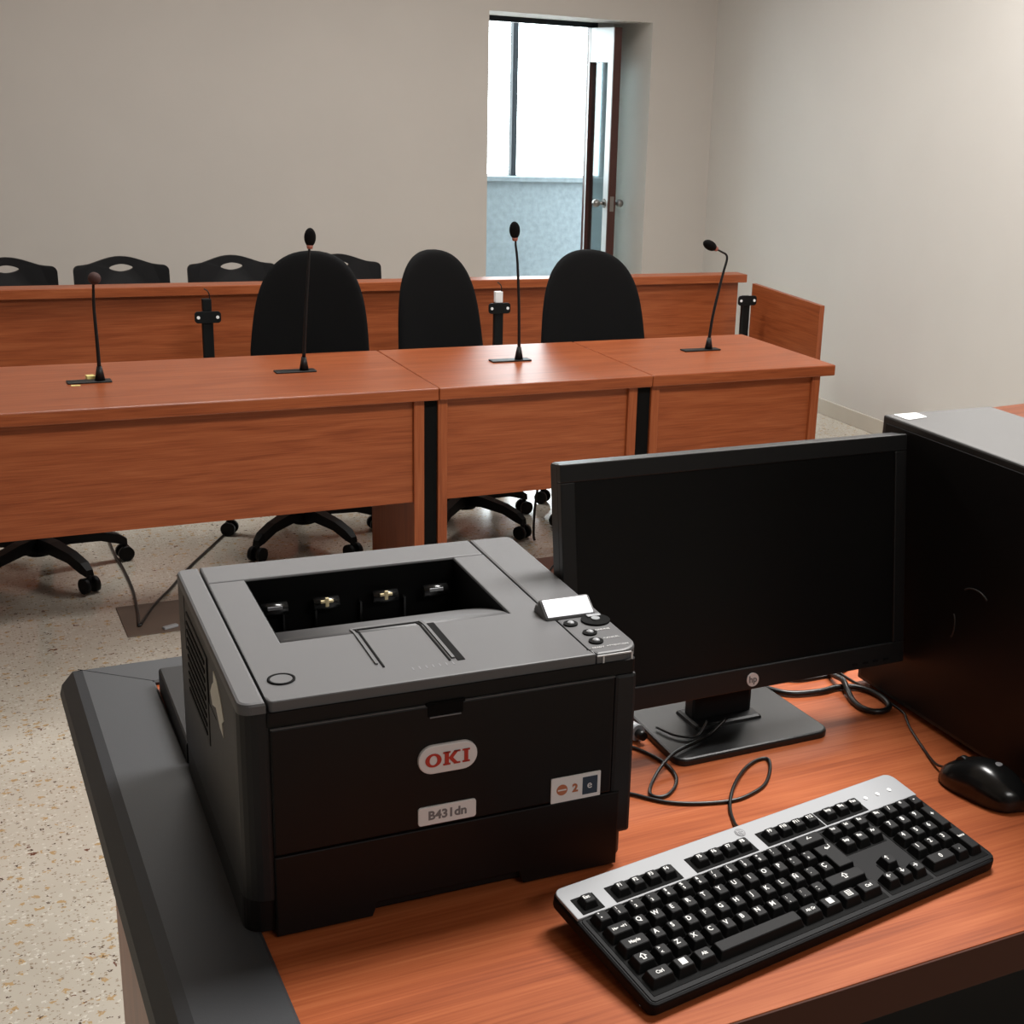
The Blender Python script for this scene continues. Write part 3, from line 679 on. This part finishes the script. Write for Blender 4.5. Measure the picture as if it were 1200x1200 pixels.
for nm, lab, pts in (('sticky_note', 'scrap of yellow paper beside the leftmost microphone stem', [(.447, 4.424), (.472, 4.424), (.466, 4.452), (.444, 4.450)]), ('sticky_note', 'tiny yellow paper strip in front of the leftmost microphone plate', [(.392, 4.348), (.418, 4.345), (.420, 4.358), (.394, 4.362)])):
    h_ = .012 if '1' in nm else (.012 if 'stem' in lab else .001)
    tag(MB().prism(pts, TZ + .0004, TZ + h_, 'yellow').build(nm), lab, 'paper')

# ------------------------------------------------------------------ barrier behind the chairs
BY = 5.997
br = thing('wooden_barrier', 'long cherry wood barrier panel with narrow ledge, below the doorway', 'barrier', (1.5, BY, 0))
MB().box((-2.9, 0, .759), (2.304, .105, .800), 'wood', .003).build('ledge', br)
MB().box((-2.88, .034, .37), (2.272, .056, .7585), 'wood').build('front_panel', br)
for x_ in (-2.85, -1.5, -.2, 1.0, 2.24): MB().box((x_ - .012, .057, 0), (x_ + .012, .100, .7585), 'woodz').build('upright', br)
sp = thing('side_partition', 'low cherry wood side board between barrier end and right wall', 'partition', (3.775, 5.58, 0))
t = bmesh.new()
spb = MB(); spb.prism([(-.30, .0), (.30, .0), (.30, .772), (-.30, .752)], -.0125, .0125, 'woody', mat=Matrix(((0, 0, 1, 0), (1, 0, 0, 0), (0, 1, 0, 0), (0, 0, 0, 1))))
spb.build('board', sp)
MB().box((-.013, -.3035, .0), (.013, -.3002, .752), 'woodz').build('edge_strip', sp)
def post(label, x_, y_, box=None, wire=True):
    t_ = thing('steel_post', label, 'post', (x_, y_, 0), 0, 'black posts before the barrier')
    MB().box((-.022, -.012, .006), (.022, .012, .735), 'steel', .005).build('tube', t_)
    MB().box((-.07, -.06, 0), (.07, .06, .006), 'steel', .002).build('foot_plate', t_)
    b = MB(); b.prism(rpoly([(-.052, -.024), (.052, -.024), (.052, .024), (-.052, .024)], .014), .012, .020, 'steel', .001, mat=face(0, 0, .712))
    for sx in (-.038, .038): b.cyl((sx, -.020, .712), (sx, -.0225, .712), .0065, 'sticker')
    b.build('bracket', t_)
    if box: MB().box((-.018, -.012, .7355), (.018, .012, .786), box, .003).build('head_block', t_)
    if wire: MB().tube([(.010, 0, .735), (.012, -.008, .79), (.006, -.012, .815), (-.010, -.012, .828)], .0025, 'cable').build('wire', t_)
    return t_
post('black steel post with black head, left of the leftmost tall rounded chair', 1.052, 5.74, 'steel')
post('black steel post with white head, between two tall rounded chairs', 2.326, 5.74, 'sticker')
post('black steel post at the right end of the barrier', 3.640, 5.74, None, False)

# ------------------------------------------------------------------ plastic chairs behind the barrier
def plastic_chair(label, x_, y_):
    t_ = thing('plastic_chair', label, 'chair', (x_, y_, 0), 0, 'plastic chairs behind the barrier')
    out = []
    hw = .205
    N = 18
    for i in range(N + 1):
        u = -1 + 2 * i / N
        out.append((hw * u, .812 + .034 * math.cos(PI / 2 * min(1, abs(u) / .74)) ** 1.4 - .006 * abs(u) ** 3))
    outl = [(-hw + .012, .44), (hw - .012, .44), (hw, .60)] + out[::-1] + [(-hw, .60)]
    outl = rpoly(outl[:3] + [(hw, .806)] + [p for p in out[::-1][2:-2]] + [(-hw, .806), (-hw, .60)], [.02, .02, 0, .04] + [0] * (N - 3) + [.04, 0], 5)
    hole = []
    for i in range(24):
        a = 2 * PI * i / 24; hole.append((.052 * math.copysign(abs(math.cos(a)) ** 1.25, math.cos(a)), .795 + .0175 * math.copysign(abs(math.sin(a)) ** 1.25, math.sin(a))))
    b = bmesh.new()
    vo = [b.verts.new((p[0], 0, p[1])) for p in outl]; vh = [b.verts.new((p[0], 0, p[1])) for p in hole]
    eo = [b.edges.new((vo[i], vo[(i + 1) % len(vo)])) for i in range(len(vo))]; eh = [b.edges.new((vh[i], vh[(i + 1) % len(vh)])) for i in range(len(vh))]
    bmesh.ops.triangle_fill(b, edges=eo + eh, use_beauty=True)
    bad = [f for f in b.faces if (f.calc_center_median().x / .052) ** 2 + ((f.calc_center_median().z - .795) / .0175) ** 2 < .35]
    if bad: bmesh.ops.delete(b, geom=bad, context='FACES_ONLY')
    bmesh.ops.recalc_face_normals(b, faces=b.faces)
    r_ = bmesh.ops.extrude_face_region(b, geom=list(b.faces))
    for v in r_['geom']:
        if isinstance(v, bmesh.types.BMVert): v.co.y += .022
    for v in b.verts: v.co.y += .20 + (v.co.z - .45) * .10 - .55 * v.co.x ** 2
    bmesh.ops.recalc_face_normals(b, faces=b.faces)
    m_ = MB(); m_.merge(b, 'chairpl'); m_.build('backrest', t_)
    MB().prism(rpoly([(-.215, -.21), (.215, -.21), (.20, .20), (-.20, .20)], .05), .42, .445, 'chairpl', .008).build('seat', t_)
    for sx in (-1, 1):
        MB().tube([(sx * .19, -.17, .42), (sx * .215, -.20, .012)], .012, 'steel', 10, 1).build('leg', t_)
        MB().tube([(sx * .18, .18, .42), (sx * .205, .235, .012)], .012, 'steel', 10, 1).build('leg', t_)
        MB().tube([(sx * .165, .17, .42), (sx * .165, .245, .60)], .011, 'steel', 10, 1).build('back_support', t_)
    return t_
pc = plastic_chair('leftmost black plastic chair with handle hole, cut by the left picture edge', .372, 6.40)
dup(pc, (.848, 6.40, 0), 0, 'black plastic chair with handle hole behind the leftmost microphone')
dup(pc, (1.340, 6.40, 0), 0, 'black plastic chair with handle hole, directly left of the leftmost tall chair')
dup(pc, (1.850, 6.40, 0), 0, 'rightmost black plastic chair, mostly hidden behind the leftmost tall chair')

# ------------------------------------------------------------------ swivel chairs
def swivel(label, hub, rz, width, base_rot, back=True):
    t_ = thing('swivel_chair', label, 'chair', (hub[0], hub[1], 0), rz, 'black swivel chairs behind the front tables')
    for k in range(5):
        a = base_rot + k * 2 * PI / 5; d = Vector((math.cos(a), math.sin(a), 0)); n_ = Vector((-d.y, d.x, 0))
        R = []
        for s_, h0, h1, wd in ((.02, .085, .135, .030), (.10, .095, .133, .026), (.20, .088, .120, .022), (.265, .066, .100, .020), (.292, .058, .080, .015)):
            R.append([d * s_ + n_ * wd + Vector((0, 0, h0)), d * s_ - n_ * wd + Vector((0, 0, h0)), d * s_ - n_ * wd * .75 + Vector((0, 0, h1)), d * s_ + n_ * wd * .75 + Vector((0, 0, h1))])
        lg_ = MB().loft(R, 'chairpl', True, False).build('base_leg', t_)
        c = d * .285; cm = MB()
        for sg in (-1, 1): cm.cyl(c + n_ * (sg * .010) + Vector((0, 0, .0265)), c + n_ * (sg * .026) + Vector((0, 0, .0265)), .0265, 'chairpl', seg=18)
        cm.cyl(c + Vector((0, 0, .03)), c + Vector((0, 0, .062)), .009, 'chairpl')
        cm.build('caster', lg_)
    MB().cyl((0, 0, .07), (0, 0, .15), .042, 'chairpl', .034).build('hub', t_)
    MB().cyl((0, 0, .15), (0, 0, .42), .024, 'steel').build('gas_lift', t_)
    st_ = MB().prism(rpoly([(-.22, -.22), (.22, -.22), (.20, .20), (-.20, .20)], .07), .43, .50, 'fabric', .02); st_.box((-.12, -.12, .415), (.12, .12, .431), 'chairpl'); st_.build('seat', t_)
    if back:
        R = []; K = 28; zb_, ztop = .55, 1.048
        for i in range(25):
            s_ = math.sin(PI / 2 * i / 24); z = zb_ + (ztop - zb_) * s_
            w_ = width * max(.0, (1 - s_ ** 5)) ** .45 * (1 - .14 * s_) * (1 - .25 * max(0, .25 - s_)) + .003
            th = .034 * (w_ / width) ** .35
            yo = .205 + (z - .55) * .12
            R.append([(w_ * math.copysign(abs(math.cos(2 * PI * k / K)) ** .55, math.cos(2 * PI * k / K)), yo + th * math.copysign(abs(math.sin(2 * PI * k / K)) ** .8, math.sin(2 * PI * k / K)) - .9 * (w_ * math.cos(2 * PI * k / K)) ** 2, z) for k in range(K)])
        MB().loft(R, 'fabric', True, True).build('backrest', t_)
        MB().tube([(0, .10, .42), (0, .23, .44), (0, .262, .56), (0, .272, .66)], .016, 'steel', 10).build('back_support', t_)
    return t_
swivel('leftmost tall black chair with rounded back, behind the long table', (1.215, 4.90), math.radians(-27), .228, math.radians(-112))
swivel('middle tall black chair with rounded back, left of the white-headed post', (1.850, 4.88), math.radians(10), .190, math.radians(-142))
swivel('rightmost tall black chair with rounded back, in front of the doorway', (2.445, 4.83), math.radians(-2), .238, math.radians(-155))
swivel('black five-star swivel base under the left end of the long table', (.294, 4.846), 0, .2, math.radians(-63), False)

# ------------------------------------------------------------------ floor boxes and cables
fb1 = thing('floor_box', 'square brown floor outlet box behind the printer, on the terrazzo', 'floor box', (.61, 4.29, 0))
MB().box((-.13, -.14, 0), (.13, .125, .004), 'brownplate', .001).build('plate', fb1)
MB().box((-.062, -.115, .004), (-.015, -.098, .012), 'silver', .002, mat=Matrix.Rotation(.35, 4, 'Z')).build('lid_clip', fb1)
fb2 = thing('floor_box', 'reddish brown floor outlet box between printer and monitor, under the middle table', 'floor box', (1.97, 4.28, 0))
MB().box((-.12, -.11, 0), (.12, .11, .004), 'rustplate', .001).build('plate', fb2)
o = MB().tube([(-.05, -.06, .008), (.0, .0, .012), (.06, .03, .010), (.10, .09, .008)], .004, 'cable'); o.build('cable_loop', fb2)
cable('floor_cable', 'black cable curving from the floor box to the left swivel base', [(.522, 4.215, .009), (.535, 4.32, .008), (.545, 4.44, .006), (.553, 4.568, .006), (.553, 4.765, .006), (.547, 4.95, .006), (.55, 5.20, .006)], .0045)
cable('floor_cable', 'straight black cable from the floor box towards the leftmost tall chair', [(.526, 4.215, .009), (.59, 4.37, .010), (.669, 4.525, .006), (.764, 4.716, .006), (.870, 4.90, .006), (.985, 5.10, .006)], .0045)
cable('hanging_cable', 'thin black cable hanging under the middle table to the floor', [(2.022, 4.58, .006), (2.022, 4.592, .03), (2.030, 4.60, .15), (2.065, 4.60, .40), (2.09, 4.60, .705)], .005)

# ------------------------------------------------------------------ table at the right
rt = thing('side_table', 'cherry wood table behind the computer tower, near the right wall', 'table', (3.660, 3.030, 0), math.radians(6.0))
MB().box((-.60, -.33, .71), (.60, .33, .75), 'wood', .003).build('tabletop', rt)
for x_ in (-.56, .53): MB().box((x_, -.28, 0), (x_ + .03, .28, .7095), 'woodz').build('side_panel', rt)
MB().box((-.529, .20, .37), (.5295, .22, .7095), 'wood').build('modesty_panel', rt)

# ------------------------------------------------------------------ light
def area(name, loc, sx, sy, power, col=(1, .95, .88), rot=(0, 0, 0), spread=PI):
    l = bpy.data.lights.new(name, 'AREA'); l.shape = 'RECTANGLE'; l.size = sx; l.size_y = sy; l.energy = power; l.color = col; l.spread = spread
    o = bpy.data.objects.new(name, l); C.objects.link(o); o.location = loc; o.rotation_euler = rot; return o
WARM = (1, .975, .945)
area('ceiling_lamp', (1.60, 1.70, 2.93), 1.2, .6, 104, WARM)
area('ceiling_lamp', (3.72, 4.1, 2.93), 1.2, .6, 42, WARM)
area('ceiling_lamp', (1.0, 5.2, 2.93), 1.2, .6, 38, WARM)
area('ceiling_lamp', (2.6, 5.5, 2.93), 1.2, .6, 32, WARM)
area('ceiling_lamp', (-1.9, 4.4, 2.93), 1.2, .6, 12, WARM)
area('ceiling_lamp', (1.0, -1.6, 2.93), 1.2, .6, 34, WARM)  # added fill lamp behind the camera, raises light on front faces
area('corridor_fill', (4.2, 8.8, 2.68), 2.4, .5, 14, (.82, .93, 1))  # added bluish fill, brightens the parapet and the doorway reveal
wd = bpy.data.worlds.new('World'); S.world = wd; wd.use_nodes = True
bgn = wd.node_tree.nodes['Background']; bgn.inputs[0].default_value = (.90, .965, 1, 1); bgn.inputs[1].default_value = 8.5

# ------------------------------------------------------------------ camera
cd = bpy.data.cameras.new('Camera'); cam = bpy.data.objects.new('Camera', cd); C.objects.link(cam)
yaw, pitch, roll = .5020557, -.2991483, .0504242
fwd = Vector((math.sin(yaw) * math.cos(pitch), math.cos(yaw) * math.cos(pitch), math.sin(pitch)))
rt0 = Vector((math.cos(yaw), -math.sin(yaw), 0)); up0 = rt0.cross(fwd)
r2 = rt0 * math.cos(roll) + up0 * math.sin(roll); u2 = -rt0 * math.sin(roll) + up0 * math.cos(roll)
m = Matrix((r2, u2, -fwd)).transposed().to_4x4(); m.translation = Vector((0, 0, 1.68109)); cam.matrix_world = m
cd.sensor_width = 36; cd.lens = 1600.3208 / 1200 * 36; cd.shift_x = (600 - 759.78) / 1200; cd.shift_y = 0
cd.clip_start = .02; cd.clip_end = 60
S.camera = cam
S.view_settings.view_transform = 'Standard'; S.view_settings.look = 'None'; S.view_settings.gamma = 1; S.view_settings.use_curve_mapping = False
S.view_settings.exposure = 0.0
